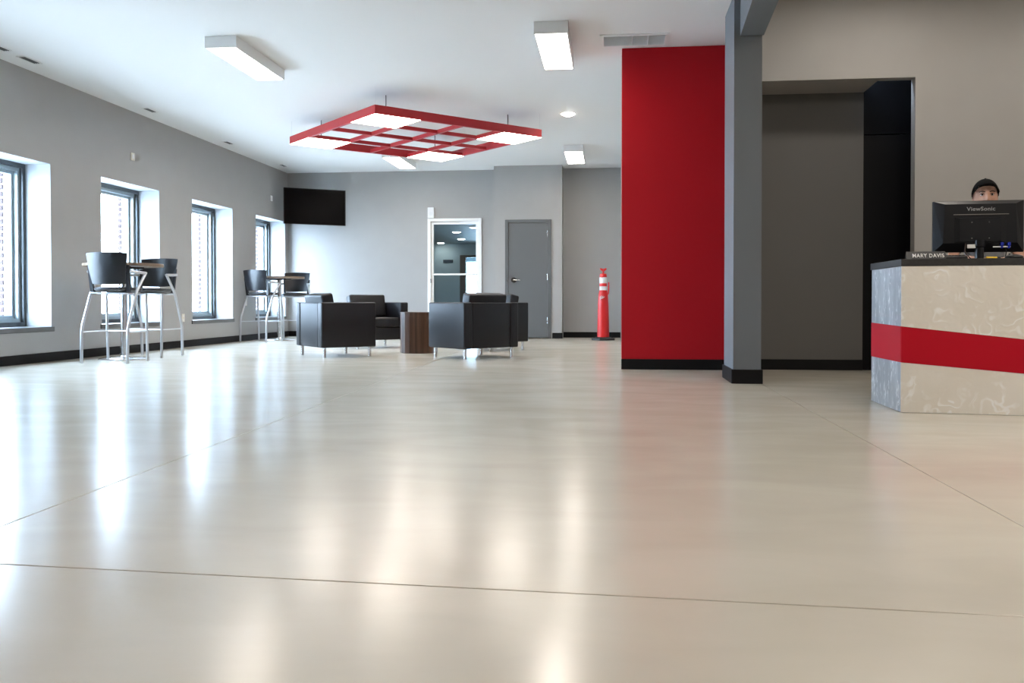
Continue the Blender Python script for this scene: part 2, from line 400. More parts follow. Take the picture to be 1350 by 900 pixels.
# niche behind the opening
struct(MB().box(1.2, 2.41, 8.82, 8.93, -.03, 3.2).build('wall_niche', 'niche'))  # same grey as the walls, darkened to paint in the niche's shade
struct(MB().box(1.2, 2.41, YW + .11, 8.82, OZ + .002, 2.78).build('ceiling_niche', 'wall'))
d = struct(empty('door_3', (2.41, 8.84, 0)), 'black door with a black transom panel beyond the opening')
MB().box(.0, 1.4, -.012, .03, .004, 2.265, .003).build('leaf', 'black', d)
MB().box(.0, 1.4, .0, .03, 2.275, 3.14, .003).build('transom_panel', 'black', d)
MB().box(.0, 1.4, .031, .06, 0, 3.14).build('backing', 'black', d)
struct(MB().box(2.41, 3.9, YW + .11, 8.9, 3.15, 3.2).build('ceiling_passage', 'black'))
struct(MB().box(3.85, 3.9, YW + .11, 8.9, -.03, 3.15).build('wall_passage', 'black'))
# unseen sides of the reception hall
struct(MB().box(XR, XR + .15, YR, 8.4, -.03, ZR).build('wall_right', 'wall'))
struct(MB().box(XL - .3, XR, YR - .2, YR, -.03, ZR + .1).build('wall_rear', 'wall_dark'))

# baseboards
def bb(name, x0, x1, y0, y1, h=.102): struct(MB().box(x0, x1, y0, y1, 0.001, h, .003).build('baseboard_' + name, 'base'))
bb('left', XL, XL + .014, YR + .01, YB); bb('back_left', XL + .015, DX0 - .03, YB - .014, YB); bb('back_middle', DX1 + .03, PX0 - .002, YB - .014, YB)
bb('back_right', PX1 + .002, .168, YB - .014, YB)
bb('bumpout_left', PX0 - .012, EX0 - .03, YP - .014, YP); bb('bumpout_right', EX1 + .03, PX1 + .012, YP - .014, YP)
bb('red_wall', .097, 1.098, 8.686, 8.70); bb('niche', 1.205, 2.408, 8.806, 8.82)
b = MB(); b.box(.966, 1.213, 7.258, 7.272, .001, .115, .002); b.box(.966, .980, 7.2725, 7.86, .001, .115, .002); b.box(1.2005, 1.213, 7.2725, 7.86, .001, .115, .002)
struct(b.build('baseboard_column', 'base'))
bb('reception', OX + .02, XR, YW - .014, YW)

# ------------------------------------------------------------------ glass door and the corridor behind it
d = struct(empty('door_1', ((DX0 + DX1) / 2, YB, 0)), 'white framed glass door in the back wall'); hw = (DX1 - DX0) / 2
b = MB(); b.box(-hw - .016, -hw + .045, -.03, .12, 0, DZ + .012, .003); b.box(hw - .045, hw + .016, -.03, .12, 0, DZ + .012, .003)
b.box(-hw + .045, hw - .045, -.03, .12, DZ - .045, DZ + .012, .003); b.build('door_frame', 'white_gloss', d)
b = MB(); q = hw - .048
b.box(-q, -q + .046, .005, .05, .01, DZ - .05, .003); b.box(q - .046, q, .005, .05, .01, DZ - .05, .003)
b.box(-q + .046, q - .046, .005, .05, DZ - .098, DZ - .05, .002); b.box(-q + .046, q - .046, .005, .05, .01, .22, .002)
lf = b.build('leaf', 'white_gloss', d)
MB().box(-q + .03, q - .03, -.015, .02, 1.166, 1.200, .004).build('push_bar', 'white_gloss', d)
MB().box(-q + .04, q - .04, .024, .030, .2, DZ - .09).build('pane', 'glass_dark', d)
MB().box(-q - .012, -q + .010, -.035, .004, 1.02, 1.10, .003).build('latch', 'chrome', d)
# corridor
CY0, CY1, CX0, CX1, CZ = YB + .2, 26.0, -7.2, -2.2, 2.40
CM = 'hallwall'
struct(MB().box(CX0, CX1, CY0, 30.2, -.16, 0).build('floor_corridor', 'floor'))
struct(MB().box(CX0, CX1, CY0, 30.2, CZ, CZ + .1).build('ceiling_corridor', CM))
struct(MB().box(CX0 - .1, CX0, CY0, 30.2, -.05, CZ).build('wall_corridor_left', CM))
struct(MB().box(CX1, CX1 + .1, CY0, 30.2, -.05, CZ).build('wall_corridor_right', CM))
b = MB(); b.box(CX0, -4.47, CY1, CY1 + .15, 0, CZ); b.box(-3.2, CX1, CY1, CY1 + .15, 0, CZ); b.box(-4.47, -3.2, CY1, CY1 + .15, 2.06, CZ)
struct(b.build('wall_corridor_end', CM))
b = MB(); b.box(-4.50, -4.33, CY1 - .03, CY1 + .17, 0, 2.06, .004); b.box(-4.33, -3.3, CY1 - .03, CY1 + .17, 1.99, 2.06, .004); b.box(-3.3, -3.2, CY1 - .03, CY1 + .17, 0, 2.06, .004)
struct(b.build('trim_corridor_doorway', 'brown'))
b = MB(); b.box(CX0, -5.0, 30.0, 30.2, 0, CZ); b.box(-3.4, CX1, 30.0, 30.2, 0, CZ); b.box(-5.0, -3.4, 30.0, 30.2, 2.07, CZ)
struct(b.build('wall_corridor_far', CM))
w = struct(empty('window_12', (-4.2, 30.05, 0)), 'bright glazed exit at the end of the corridor')
MB().ring(-.8, .8, .0, 2.07, 0, .06, .03).build('frame', 'white', w); MB().box(-.78, .78, .027, .033, .03, 2.04).build('pane', 'glass', w)
for i, (x, y, lab) in enumerate([(-3.84, 21.67, 'nearest of the round corridor ceiling lights seen fully through the glass door'), (-4.13, 24.04, 'middle one of three round corridor lights through the glass door, lower right of the first'),
                                 (-5.0, 25.6, 'round corridor light lowest on the left through the glass door'), (-4.55, 28.4, 'round ceiling light beyond the brown corridor doorway'), (-3.19, 20.39, 'round corridor light cut by the right side of the glass door frame')]):
    t = tag(empty('recessed_light', (x, y, CZ)), lab, 'light', 'round lights in the corridor')
    MB().lathe([(.085, -.004), (.125, -.004), (.125, -.0005), (.085, -.0005)], 24).build('trim_ring', 'white', t)
    MB().lathe([(.001, -.012), (.06, -.011), (.095, -.004), (.095, -.001), (.001, -.001)], 24).build('lens', 'can', t)
t = tag(empty('wall_sign', (-4.86, CY1, 1.88)), 'small dark sign high on the corridor end wall, behind the glass door', 'sign')
MB().box(-.15, .15, -.02, -.001, -.045, .045, .003).build('plate', 'plastic', t)

# ------------------------------------------------------------------ grey door
d = struct(empty('door_2', ((EX0 + EX1) / 2, YP, 0)), 'plain grey steel door with lever handle'); hw = (EX1 - EX0) / 2
b = MB(); b.box(-hw - .012, -hw + .052, -.022, .10, 0, EZ + .012, .003); b.box(hw - .052, hw + .012, -.022, .10, 0, EZ + .012, .003); b.box(-hw + .052, hw - .052, -.022, .10, EZ - .045, EZ + .012, .003)
b.build('door_frame', 'door_frame', d)
MB().box(-hw + .055, hw - .055, -.010, .035, .018, EZ - .049, .002).build('leaf', 'door_grey', d)
for z in (1.91, 1.113, .33):
    MB().cyl((hw - .056, -.018, z - .055), (hw - .056, -.018, z + .055), .0105, n=12).build('hinge', 'chrome', d, True)
b = MB(); b.cyl((-.262, -.012, 1.06), (-.262, -.024, 1.06), .048, n=24); b.cyl((-.262, -.02, 1.06), (-.262, -.065, 1.06), .014, n=12)
b.tube([(-.262, -.062, 1.06), (-.20, -.066, 1.06), (-.14, -.060, 1.055)], .0115, 10); b.build('handle', 'chrome2', d, True)
MB().box(-hw + .028, -hw + .044, -.026, -.02, 1.03, 1.09).build('strike_plate', 'chrome', d)

# ================================================================== CEILING THINGS
def tube_light(x, y, lab, z=ZC, h=.11, L=1.22, w=.305, grp='white box ceiling lights', dm='diffuser'):
    t = tag(empty('ceiling_light', (x, y, z)), lab, 'light', grp)
    b = MB(); e = .012
    b.box(-w / 2, -w / 2 + e, -L / 2, L / 2, -h, -.001); b.box(w / 2 - e, w / 2, -L / 2, L / 2, -h, -.001)
    b.box(-w / 2 + e, w / 2 - e, -L / 2, -L / 2 + e, -h, -.001); b.box(-w / 2 + e, w / 2 - e, L / 2 - e, L / 2, -h, -.001); b.box(-w / 2 + e, w / 2 - e, -L / 2 + e, L / 2 - e, -.02, -.001)
    b.build('housing', 'white', t)
    MB().box(-w / 2 + e, w / 2 - e, -L / 2 + e, L / 2 - e, -h + .004, -h + .012).build('diffuser', dm, t)
    return t
tube_light(-3.625, 8.49, 'white box ceiling light left of the red hanging grid, nearest on that side')
tube_light(-.535, 8.40, 'white box ceiling light beside the ceiling grille, nearer than the downlight')
tube_light(-.600, 14.55, 'small looking white box ceiling light near the back wall, right of the red grid')
tube_light(-3.60, 14.77, 'white box ceiling light partly hidden behind the far corner of the red grid')
for x, wx in ((-3.62, 'left'), (-.56, 'middle')):
    tube_light(x, 2.2, 'white box ceiling light of the front %s bay, overhead of the camera' % wx, grp='front bay lights')
for x, wx in ((2.35, 'over the desk end'), (4.6, 'farther right')):
    for y, wy, rz in ((.8, 'added unseen fill in the nearest row', 0), (3.5, 'added unseen fill row before the desk', 0), (7.2, 'by the wall', R(90))):  # first two rows are added out of view to brighten the desk front
        tube_light(x, y, 'white box light on the reception ceiling, %s, %s' % (wy, wx), z=ZR, grp='reception lights', dm='diffuser' if rz else 'desk_fill').rotation_euler = (0, 0, rz)

t = tag(empty('downlight', (-.57, 11.64, ZC)), 'small round recessed downlight in the white ceiling, alone', 'light')
MB().lathe([(.085, -.006), (.118, -.004), (.120, -.0005), (.085, -.0005)], 32).build('trim_ring', 'white', t, True)
MB().lathe([(.001, -.03), (.05, -.026), (.088, -.006), (.088, -.001), (.001, -.001)], 32).build('lens', 'can', t, True)

t = tag(empty('return_grille', (.21, 8.43, ZC)), 'long white three-section air grille in the ceiling before the red wall', 'vent')
MB().ring(-.32, .32, -.19, .19, -.012, -.001, .035).build('frame', 'white', t).rotation_euler = (R(90), 0, 0)
for x0, x1 in ((-.285, -.02), (-.012, .125), (.133, .285)):
    b = MB(); n = 16
    for i in range(n):
        y = -.15 + .30 * (i + .5) / n; b.hexa([(x0, y - .007, -.010), (x1, y - .007, -.010), (x1, y + .002, -.002), (x0, y + .002, -.002)], [(x0, y - .006, -.011), (x1, y - .006, -.011), (x1, y + .003, -.003), (x0, y + .003, -.003)])
    o = b.build('louvre_panel', 'vent', t); o['kind'] = 'stuff'
b = MB(); b.box(-.02, -.012, -.155, .155, -.012, -.001); b.box(.125, .133, -.155, .155, -.012, -.001); b.build('divider', 'white', t)
MB().box(-.285, .285, -.155, .155, -.0018, -.0008).build('backing', 'vent', t)

slot_lab = ['slot grille by the left wall at the far back corner', 'second slot grille from the back along the left wall ceiling', 'middle slot grille in the ceiling above the bar tables', 'slot grille over the first window, nearer of two, fully in view', 'slot grille cut off by the left edge of the photo']
for (y, L), lab in zip(((15.45, .22), (13.15, .22), (10.81, .22), (8.44, .24), (7.97, .26)), slot_lab):
    t = tag(empty('slot_vent', (-5.93, y, ZC)), 'small dark ' + lab, 'vent', 'slot grilles along the left wall')
    o = MB().ring(-.05, .05, -L / 2 - .015, L / 2 + .015, -.006, -.0005, .012).build('frame', 'white', t); o.rotation_euler = (R(90), 0, 0)
    MB().box(-.038, .038, -L / 2, L / 2, -.002, -.0006).build('backing', 'dark', t)
    b = MB()
    for i in range(3): b.box(-.028 + i * .022, -.020 + i * .022, -L / 2, L / 2, -.006, -.002)
    b.build('blade', 'slot', t)['kind'] = 'stuff'

# pendant: red four by four grid with lamp panels in its corners
PZ, PT = 2.825, .105
N_ = Vector((-2.632, 9.915)); L_ = Vector((-4.399, 11.69)); R_ = Vector((-.846, 11.585))
u = ((R_ - N_).normalized() - (L_ - N_).normalized()).normalized()
ctr = (L_ + R_) / 2 + Vector((-.03, 0)); 
ang = math.atan2((R_ - L_).y, (R_ - L_).x) + R(45)
S = 2.46; h2 = S / 2
t = tag(empty('pendant_grid', (ctr.x, ctr.y, PZ), ang), 'square red slatted grid hung under the ceiling with four lit corner panels', 'light')
wv = .038; cs = S / 4
for sgn in (-1, 1):
    MB().box(-h2, h2, min(sgn * h2, sgn * (h2 - wv)), max(sgn * h2, sgn * (h2 - wv)), 0, PT, .003).build('rail', 'red', t)
    MB().box(min(sgn * h2, sgn * (h2 - wv)), max(sgn * h2, sgn * (h2 - wv)), -h2 + wv, h2 - wv, 0, PT, .003).build('rail', 'red', t)
for k in (-1, 0, 1):
    MB().box(-h2 + wv, h2 - wv, k * cs - wv / 2, k * cs + wv / 2, .002, .046, .002).build('slat', 'red', t)
    b = MB(); lo = -h2 + wv
    for j in (-1, 0, 1):
        b.box(k * cs - wv / 2, k * cs + wv / 2, lo, j * cs - wv / 2 - .0005, 0, .048, .002); lo = j * cs + wv / 2 + .0005
    b.box(k * cs - wv / 2, k * cs + wv / 2, lo, h2 - wv, 0, .048, .002)
    b.build('slat', 'red', t)
for sx in (-1, 1):
    for sy in (-1, 1):
        x0, x1 = sorted((sx * (h2 - .004), sx * (cs + wv / 2 - .015))); y0, y1 = sorted((sy * (h2 - .004), sy * (cs + wv / 2 - .015)))
        MB().box(x0 + .002 if sx < 0 else x0, x1 if sx < 0 else x1 - .002, y0 + .002 if sy < 0 else y0, y1 if sy < 0 else y1 - .002, .0035, .014).build('lamp_housing', 'white', t)
        MB().box(x0, x1, y0, y1, -.003, .003).build('lamp_panel', 'panel', t)
        xx, yy = sx * .91, sy * .91
        MB().cyl((xx, yy, .013), (xx, yy, ZC - PZ - .001), .0055, n=8).build('hanger', 'wire', t)
        xx, yy = sx * (h2 - .02), sy * (h2 - .02)
        MB().cyl((xx, yy, PT - .005), (xx, yy, ZC - PZ - .001), .0009, n=6).build('cable', 'silver', t)

# ================================================================== WALL THINGS
p0 = Vector((-5.975, 15.60, 2.10)); p1 = Vector((-4.995, 16.20, 2.115))
mid = (p0 + p1) / 2; tvw = (p1.xy - p0.xy).length; tva = math.atan2(p1.y - p0.y, p1.x - p0.x)
t = tag(empty('television', (mid.x, mid.y, 2.10), tva), 'flat black television mounted across the back left corner', 'television')
MB().box(-tvw / 2, tvw / 2, .012, .05, 0, .665, .004).build('casing', 'tvb', t)
MB().ring(-tvw / 2, tvw / 2, 0, .665, .0, .014, .012).build('bezel', 'tvb', t)
MB().box(-tvw / 2 + .012, tvw / 2 - .012, .006, .012, .012, .653).build('screen', 'screen', t)
b = MB(); b.box(-.12, .12, .05, .07, .2, .45); b.tube([(0, .07, .33), (-.02, .25, .33), (.16, .478, .33)], .02); b.build('wall_bracket', 'plastic', t)

def wall_box(name, y, z, w, h, m, lab, cat, grp=None):
    t = tag(empty(name, (XL, y, z)), lab, cat, grp)
    MB().box(.0005, .012, -w / 2, w / 2, -h / 2, h / 2, .003).build('plate', m, t); return t
t = wall_box('wall_sensor', 10.85, 2.55, .085, .10, 'cream', 'small ivory square plate high on the left wall between first and second windows', 'switch plate', 'high plates on the left wall')
MB().box(.012, .02, -.018, .018, -.028, .028, .003).build('insert', 'white', t)
t = wall_box('wall_sensor', 15.56, 2.56, .085, .10, 'white', 'small white square plate high on the left wall beside the television', 'switch plate', 'high plates on the left wall')
MB().box(.012, .02, -.018, .018, -.028, .028, .003).build('insert', 'white', t)
t = wall_box('wall_outlet', 12.19, .43, .075, .115, 'cream', 'pale outlet plate low on the left wall by the third window', 'outlet')
for z in (-.028, .028): MB().box(.012, .015, -.016, .016, z - .014, z + .014, .002).build('socket', 'white', t)
t = wall_box('wall_outlet', 14.40, .655, .075, .115, 'cream', 'pale outlet plate on the left wall behind the far bar stool', 'outlet')
for z in (-.028, .028): MB().box(.012, .015, -.016, .016, z - .014, z + .014, .002).build('socket', 'white', t)

t = tag(empty('door_chime', (-3.39, YB, 2.242)), 'white wall chime box resting on the corner of the glass door frame', 'door chime')
MB().box(-.062, .062, -.045, -.001, .0, .205, .008, 2).build('casing', 'white', t)
o = MB().lathe([(.018, 0), (.032, 0), (.032, .004), (.018, .004)], 20).build('speaker_ring', 'vent', t, True); o.location = (0, -.0455, .085); o.rotation_euler = (R(90), 0, 0)

# ================================================================== BAR TABLES AND STOOLS
def bar_table(x, y, lab):
    t = tag(empty('bar_table', (x, y, 0)), lab, 'table', 'round bar tables')
    MB().lathe([(.270, .001), (.272, .010), (.262, .018), (.12, .028), (.05, .034), (.04, .05), (.001, .05)], 40).build('base', 'chrome2', t, True)
    MB().cyl((0, 0, .04), (0, 0, 1.045), .039, n=24).build('column', 'chrome', t, True)
    b = MB()
    for a in (0, 90): b.box(-.22, .22, -.02, .02, 1.04, 1.062, m=Matrix.Rotation(R(a + 45), 4, 'Z'))
    b.build('top_bracket', 'plastic', t)
    MB().lathe([(.001, 1.062), (.426, 1.062), (.430, 1.066), (.430, 1.092), (.426, 1.096), (.001, 1.096)], 48).build('tabletop', 'tabletop', t, True)
    return t
def curved_panel(xa, xb, z0, z1, y0, y1, depth, th, nx=12, nz=6):
    """back panel: half width xa at the bottom to xb at the top, bowed away from the sitter by depth"""
    t = bmesh.new(); G = []
    for side in (0, 1):
        rows = []
        for k in range(nz + 1):
            v = k / nz; hw_ = xa + (xb - xa) * v; row = []
            for i in range(nx + 1):
                u = i / nx * 2 - 1
                row.append(t.verts.new((u * hw_, y0 + (y1 - y0) * v + depth * (u * u - 1) - side * th - .012 * math.sin(v * math.pi), z0 + (z1 - z0) * v + .012 * (1 - u * u) * (1 if v == 1 else 0) - .008 * (1 - u * u) * (1 if v == 0 else 0))))
            rows.append(row)
        G.append(rows)
    for s_, rows in enumerate(G):
        for k in range(nz):
            for i in range(nx):
                f = (rows[k][i], rows[k][i + 1], rows[k + 1][i + 1], rows[k + 1][i]); t.faces.new(f if s_ == 0 else f[::-1])
    bd = [(k, 0) for k in range(nz)] ; A, B = G
    def q(a, b): t.faces.new((A[a[0]][a[1]], A[b[0]][b[1]], B[b[0]][b[1]], B[a[0]][a[1]]))
    for k in range(nz): q((k + 1, 0), (k, 0)); q((k, nx), (k + 1, nx))
    for i in range(nx): q((0, i), (0, i + 1)); q((nz, i + 1), (nz, i))
    bmesh.ops.recalc_face_normals(t, faces=t.faces[:]); return t
def make_stool():
    t = tag(empty('bar_stool'), '', 'stool', 'black bar stools')
    b = MB(); b.merge(curved_panel(.19, .234, .855, 1.185, -.135, -.185, .055, .012)); b.build('backrest', 'plastic', t, True)
    for s in (-1, 1):      # flat uprights that carry the back
        b = MB(); b.hexa([(s * .185, -.10, .77), (s * .225, -.10, .77), (s * .225, -.135, .77), (s * .185, -.135, .77)], [(s * .212, -.150, 1.06), (s * .238, -.152, 1.06), (s * .238, -.170, 1.06), (s * .212, -.170, 1.06)])
        b.build('back_upright', 'plastic', t)
    b = MB(); b.lathe([(.001, .765), (.10, .767), (.195, .775), (.222, .790), (.226, .806), (.215, .820), (.12, .826), (.001, .826)], 32)
    for v in b.bm.verts:
        v.co.x *= 1.0; v.co.y = v.co.y * 1.02 + .035
        r = math.hypot(v.co.x, v.co.y - .035)
        if r > .01:       # squarer plan
            c, s_ = v.co.x / r, (v.co.y - .035) / r; k = (abs(c) ** 3.2 + abs(s_) ** 3.2) ** (-1 / 3.2); v.co.x *= k * .97; v.co.y = .035 + (v.co.y - .035) * k * .97
    b.build('seat', 'seat', t, True)
    b = MB(); b.box(-.17, .17, -.12, .20, .745, .766, .006); b.build('seat_pan', 'silver', t)
    for s in (-1, 1):
        MB().tube([(s * .262, .14, .985), (s * .262, -.06, .77), (s * .262, -.235, .38), (s * .262, -.245, .003)], .0165, 10, 5).build('rear_leg', 'silver', t, True)
        MB().tube([(s * .235, .19, .755), (s * .235, .215, .003)], .0155, 10).build('front_leg', 'silver', t, True)
        MB().tube([(s * .262, .135, .98), (s * .258, -.05, .985), (s * .238, -.15, .99)], .016, 10).build('armrest', 'silver', t, True)
        MB().tube([(s * .262, -.236, .335), (s * .235, .203, .335)], .008, 8).build('side_rung', 'silver', t, True)
        MB().tube([(s * .262, -.07, .76), (s * .16, -.06, .758)], .011, 8).build('seat_bar', 'silver', t, True)
    MB().tube([(-.235, .204, .335), (.235, .204, .335)], .008, 8).build('footrest', 'silver', t, True)
    MB().tube([(-.235, .19, .752), (.235, .19, .752)], .010, 8).build('front_rail', 'silver', t, True)
    return t
bar_table(-5.54, 9.50, 'round bar table on one steel column at the second window, between the two nearest stools')
bar_table(-5.70, 14.65, 'round bar table on one steel column at the last window, half hidden by stools')
st = make_stool()
for i, (x, y, a, lab) in enumerate([
        (-5.40, 9.12, 0, 'black bar stool leftmost of four, its back to the camera before the nearer bar table'),
        (-5.51, 10.06, 180, 'black bar stool facing the camera on the far side of the nearer bar table'),
        (-5.84, 14.25, -15, 'black bar stool by the wall before the farther bar table, its back to the camera'),
        (-5.64, 15.24, 187, 'black bar stool facing the camera behind the farther bar table, above the left armchair')]):
    o = st if i == 0 else copy_tree(st)
    o.location = (x, y, 0); o.rotation_euler = (0, 0, R(a)); o['label'] = lab

# ================================================================== ARMCHAIRS AND DRUM TABLE
def make_armchair():
    t = tag(empty('armchair'), '', 'armchair', 'black leather armchairs round the drum table')
    Wd, D, aw = .82, .70, .125
    for s in (-1, 1):
        x0, x1 = sorted((s * Wd / 2, s * (Wd / 2 - aw)))
        a_ = MB().box(x0, x1, -D / 2, D / 2, .122, .656, .018, 3).build('arm', 'leather', t, True)
    MB().box(-Wd / 2 + aw + .003, Wd / 2 - aw - .003, -D / 2 + .004, -D / 2 + .115, .124, .652, .014, 3).build('back_panel', 'leather', t, True)
    MB().box(-Wd / 2 + aw + .003, Wd / 2 - aw - .003, -D / 2 + .115, D / 2 - .008, .124, .295, .012, 2).build('seat_base', 'leather', t, True)
    MB().box(-Wd / 2 + aw + .004, Wd / 2 - aw - .004, -D / 2 + .14, D / 2 + .004, .298, .44, .03, 4).build('seat_cushion', 'leather', t, True)
    b = MB(); b.box(-Wd / 2 + aw + .004, Wd / 2 - aw - .004, -.075, .075, 0, .33, .028, 4)
    bmesh.ops.transform(b.bm, matrix=Matrix.Translation((0, -D / 2 + .185, .435)) @ Matrix.Rotation(R(11), 4, 'X'), verts=b.bm.verts)
    b.build('back_cushion', 'leather', t, True)
    for sx in (-1, 1):
        for sy in (-1, 1):
            MB().cyl((sx * .35, sy * .29, .002), (sx * .35, sy * .29, .123), .019, n=16).build('leg', 'chrome', t, True)
    return t
ac = make_armchair()
for i, (x, y, a, lab) in enumerate([
        (-3.365, 10.492, 41, 'black leather armchair nearest the bar tables, seen from behind, its back lit blue'),
        (-3.45, 12.45, -50, 'black leather armchair facing the camera, seat and cushion in view behind the drum table'),
        (-1.637, 10.398, 137, 'black leather armchair right of the drum table, its back to the camera'),
        (-1.66, 12.02, 226, 'black leather armchair mostly hidden behind the one right of the drum table')]):
    o = ac if i == 0 else copy_tree(ac)
    fa = {0: 41, 1: -50, 2: 137, 3: 226}[i]
    o.location = (x, y, 0); o.rotation_euler = (0, 0, R(fa - 90)); o['label'] = lab

t = tag(empty('drum_table', (-2.495, 11.28, 0)), 'round walnut drum side table standing between the black armchairs', 'side table')
MB().lathe([(.238, .001), (.243, .004), (.243, .522), (.001, .522)], 20).build('drum', 'wood', t)
MB().lathe([(.001, .523), (.246, .523), (.248, .526), (.246, .530), (.001, .530)], 40).build('tabletop', 'wood', t, True)

# ================================================================== DELINEATOR POST
t = tag(empty('delineator_post', (-.140, 15.30, 0)), 'red plastic traffic post with two white bands before the back wall', 'traffic post')
b = MB(); b.prism([(.20 * math.cos(R(a)) * 1.02, .20 * math.sin(R(a))) for a in (15, 75, 105, 165, 195, 255, 285, 345)], .001, .035, .004)
b.lathe([(.19, .03), (.13, .056), (.001, .056)], 8); b.build('base', 'rubber', t)
MB().lathe([(.104, .05), (.101, .30), (.092, .62), (.082, .80), (.066, .865), (.063, 1.10), (.058, 1.115), (.001, 1.115)], 28).build('tube', 'cone_red', t, True)
for z0, z1, r0 in ((.955, 1.085, .0645), (.835, .930, .0665)):
    MB().lathe([(r0 + (.003 if z0 < .9 else 0), z0), (r0, z0 + .02), (r0, z1), (r0 - .004, z1 + .001)], 28).build('reflective_band', 'reflect', t, True)
MB().lathe([(.060, 1.10), (.060, 1.135), (.048, 1.148), (.016, 1.152), (.014, 1.185), (.001, 1.185)], 20).build('cap', 'cone_red', t, True)
b = MB(); b.tube([(0, 0, 1.17), (0, 0, 1.20)], .012)
b.tube([(0, 0, 1.195), (-.030, 0, 1.215), (-.052, 0, 1.24)], .013); b.tube([(0, 0, 1.195), (.030, 0, 1.215), (.052, 0, 1.24)], .013)
b.tube([(-.052, 0, 1.238), (0, 0, 1.222), (.052, 0, 1.238)], .010); b.build('grip', 'cone_red', t, True)
b = MB(); b.tube([(.062, -.03, .79), (.085, -.03, .80), (.090, -.03, .86), (.094, -.03, 1.0)], .013, 8); b.build('strap', 'cone_red', t, True)
b = MB()
for dz, L in ((0, .08), (.018, .055), (.036, .03)):
    b.hexa([(-.055, -.0905, .70 + dz), (-.055, -.0995, .70 + dz), (-.055 + L, -.0995, .745 + dz * .6), (-.055 + L, -.0905, .745 + dz * .6)], [(-.055, -.0905, .712 + dz), (-.055, -.0995, .712 + dz), (-.055 + L, -.0995, .757 + dz * .6), (-.055 + L, -.0905, .757 + dz * .6)])
b.build('white_mark', 'reflect', t)

# ================================================================== RECEPTION DESK
A = Vector((1.720, 5.480)); slope = -.125; DXR = 3.45
def fy(x): return A.y + slope * (x - A.x)
YD = 6.12
t = tag(empty('reception_desk', (A.x, A.y, 0)), 'reception desk clad in swirled brushed metal with a red band and black top', 'desk')
def L2(x, y): return (x - A.x, y - A.y)
MB().prism([L2(1.728, fy(1.728) + .006), L2(DXR, fy(DXR) + .006), L2(DXR, YD), L2(1.738, YD)], .001, .872).build('carcass', 'plastic', t)
MB().prism([L2(1.716, fy(1.716) - .004), L2(DXR + .005, fy(DXR) - .004), L2(DXR + .005, YD + .01), L2(1.724, YD + .01)], .874, .916, .0015).build('countertop', 'counter', t)
def zt(x): return .514 - .108 * (x - A.x)
def zb_(x): return .300 - .083 * (x - A.x)
def front(name, m, z0a, z0b, z1a, z1b, off):
    xa, xb = 1.720, DXR
    pts = lambda za, zb: [(0, -off, za), (xb - A.x, fy(xb) - A.y - off, zb), (xb - A.x, fy(xb) - A.y + .006, zb), (0, .006, za)]
    return MB().hexa(pts(z0a, z0b), pts(z1a, z1b)).build(name, m, t)
front('front_panel', 'swirl', zt(A.x) + .001, zt(DXR) + .001, .873, .873, 0)
front('front_panel', 'swirl', .002, .002, zb_(A.x) - .001, zb_(DXR) - .001, 0)
front('front_band', 'red_band', zb_(A.x), zb_(DXR), zt(A.x), zt(DXR), .002)
def side(name, m, z0a, z0b, z1a, z1b, off):
    pts = lambda za, zb: [(0 - off, .0065, za), (.011 - off, YD - A.y, zb), (.018, YD - A.y, zb), (.008, .0065, za)]
    return MB().hexa(pts(z0a, z0b), pts(z1a, z1b)).build(name, m, t)
side('side_panel', 'swirl_side', .515, .523, .873, .873, 0); side('side_panel', 'swirl_side', .002, .002, .299, .297, 0); side('side_band', 'red_band', .300, .298, .514, .522, .002)

CT = .9165
# name plate
t = tag(empty('name_plate', (1.905, 5.62, CT), R(-4)), 'small black desk name plate with white capital letters at the desk corner', 'name plate')
MB().hexa([(-.115, -.012, 0), (.115, -.012, 0), (.115, .03, 0), (-.115, .03, 0)], [(-.112, .004, .052), (.112, .004, .052), (.112, .010, .052), (-.112, .010, .052)]).build('plate', 'plastic', t)
text_mesh('lettering', 'MARY DAVIS', .034, 'letter', t, Matrix.Translation((.012, -.0072, .025)) @ Matrix.Rotation(R(90 - 17), 4, 'X'), .0012, .180, 1.12, .0004)

# monitor seen from behind
MX, MY, MZ = 2.300, 5.86, .975
mon = tag(empty('monitor', (MX, MY, CT), R(-5)), 'black computer monitor on the desk, back towards the camera', 'monitor')
zb0 = MZ - CT
MB().box(-.265, .265, .0, .022, zb0, zb0 + .325, .003).build('bezel', 'plastic', mon)
MB().box(-.25, .25, .0215, .0235, zb0 + .015, zb0 + .31).build('screen', 'screen', mon)
b = MB(); b.hexa([(-.263, .0, zb0 + .002), (.263, .0, zb0 + .002), (.263, .0, zb0 + .323), (-.263, .0, zb0 + .323)], [(-.215, -.042, zb0 + .055), (.215, -.042, zb0 + .055), (.205, -.042, zb0 + .30), (-.205, -.042, zb0 + .30)])
b.build('back_shell', 'plastic', mon)
b = MB(); b.hexa([(-.15, -.042, zb0 + .06), (.15, -.042, zb0 + .06), (.15, -.042, zb0 + .215), (-.15, -.042, zb0 + .215)], [(-.12, -.050, zb0 + .065), (.12, -.050, zb0 + .065), (.12, -.050, zb0 + .21), (-.12, -.050, zb0 + .21)])
b.build('mount_panel', 'plastic', mon)
MB().box(-.155, .165, -.0445, -.041, zb0 + .233, zb0 + .2365).build('accent_strip', 'trim_grey', mon)
text_mesh('lettering', 'ViewSonic', .034, 'letter_grey', mon, Matrix.Translation((.005, -.0425, zb0 + .268)) @ Matrix.Rotation(R(90), 4, 'X'), .0006, .165, 1.05, .0004)
for x in (-.05, .05):
    for z in (.085, .185): MB().cyl((x, -.0495, zb0 + z), (x, -.053, zb0 + z), .004, n=10).build('screw', 'chrome', mon, True)
MB().box(-.075, -.025, -.0475, -.0415, zb0 + .022, zb0 + .047, .002).build('sticker', 'label', mon)
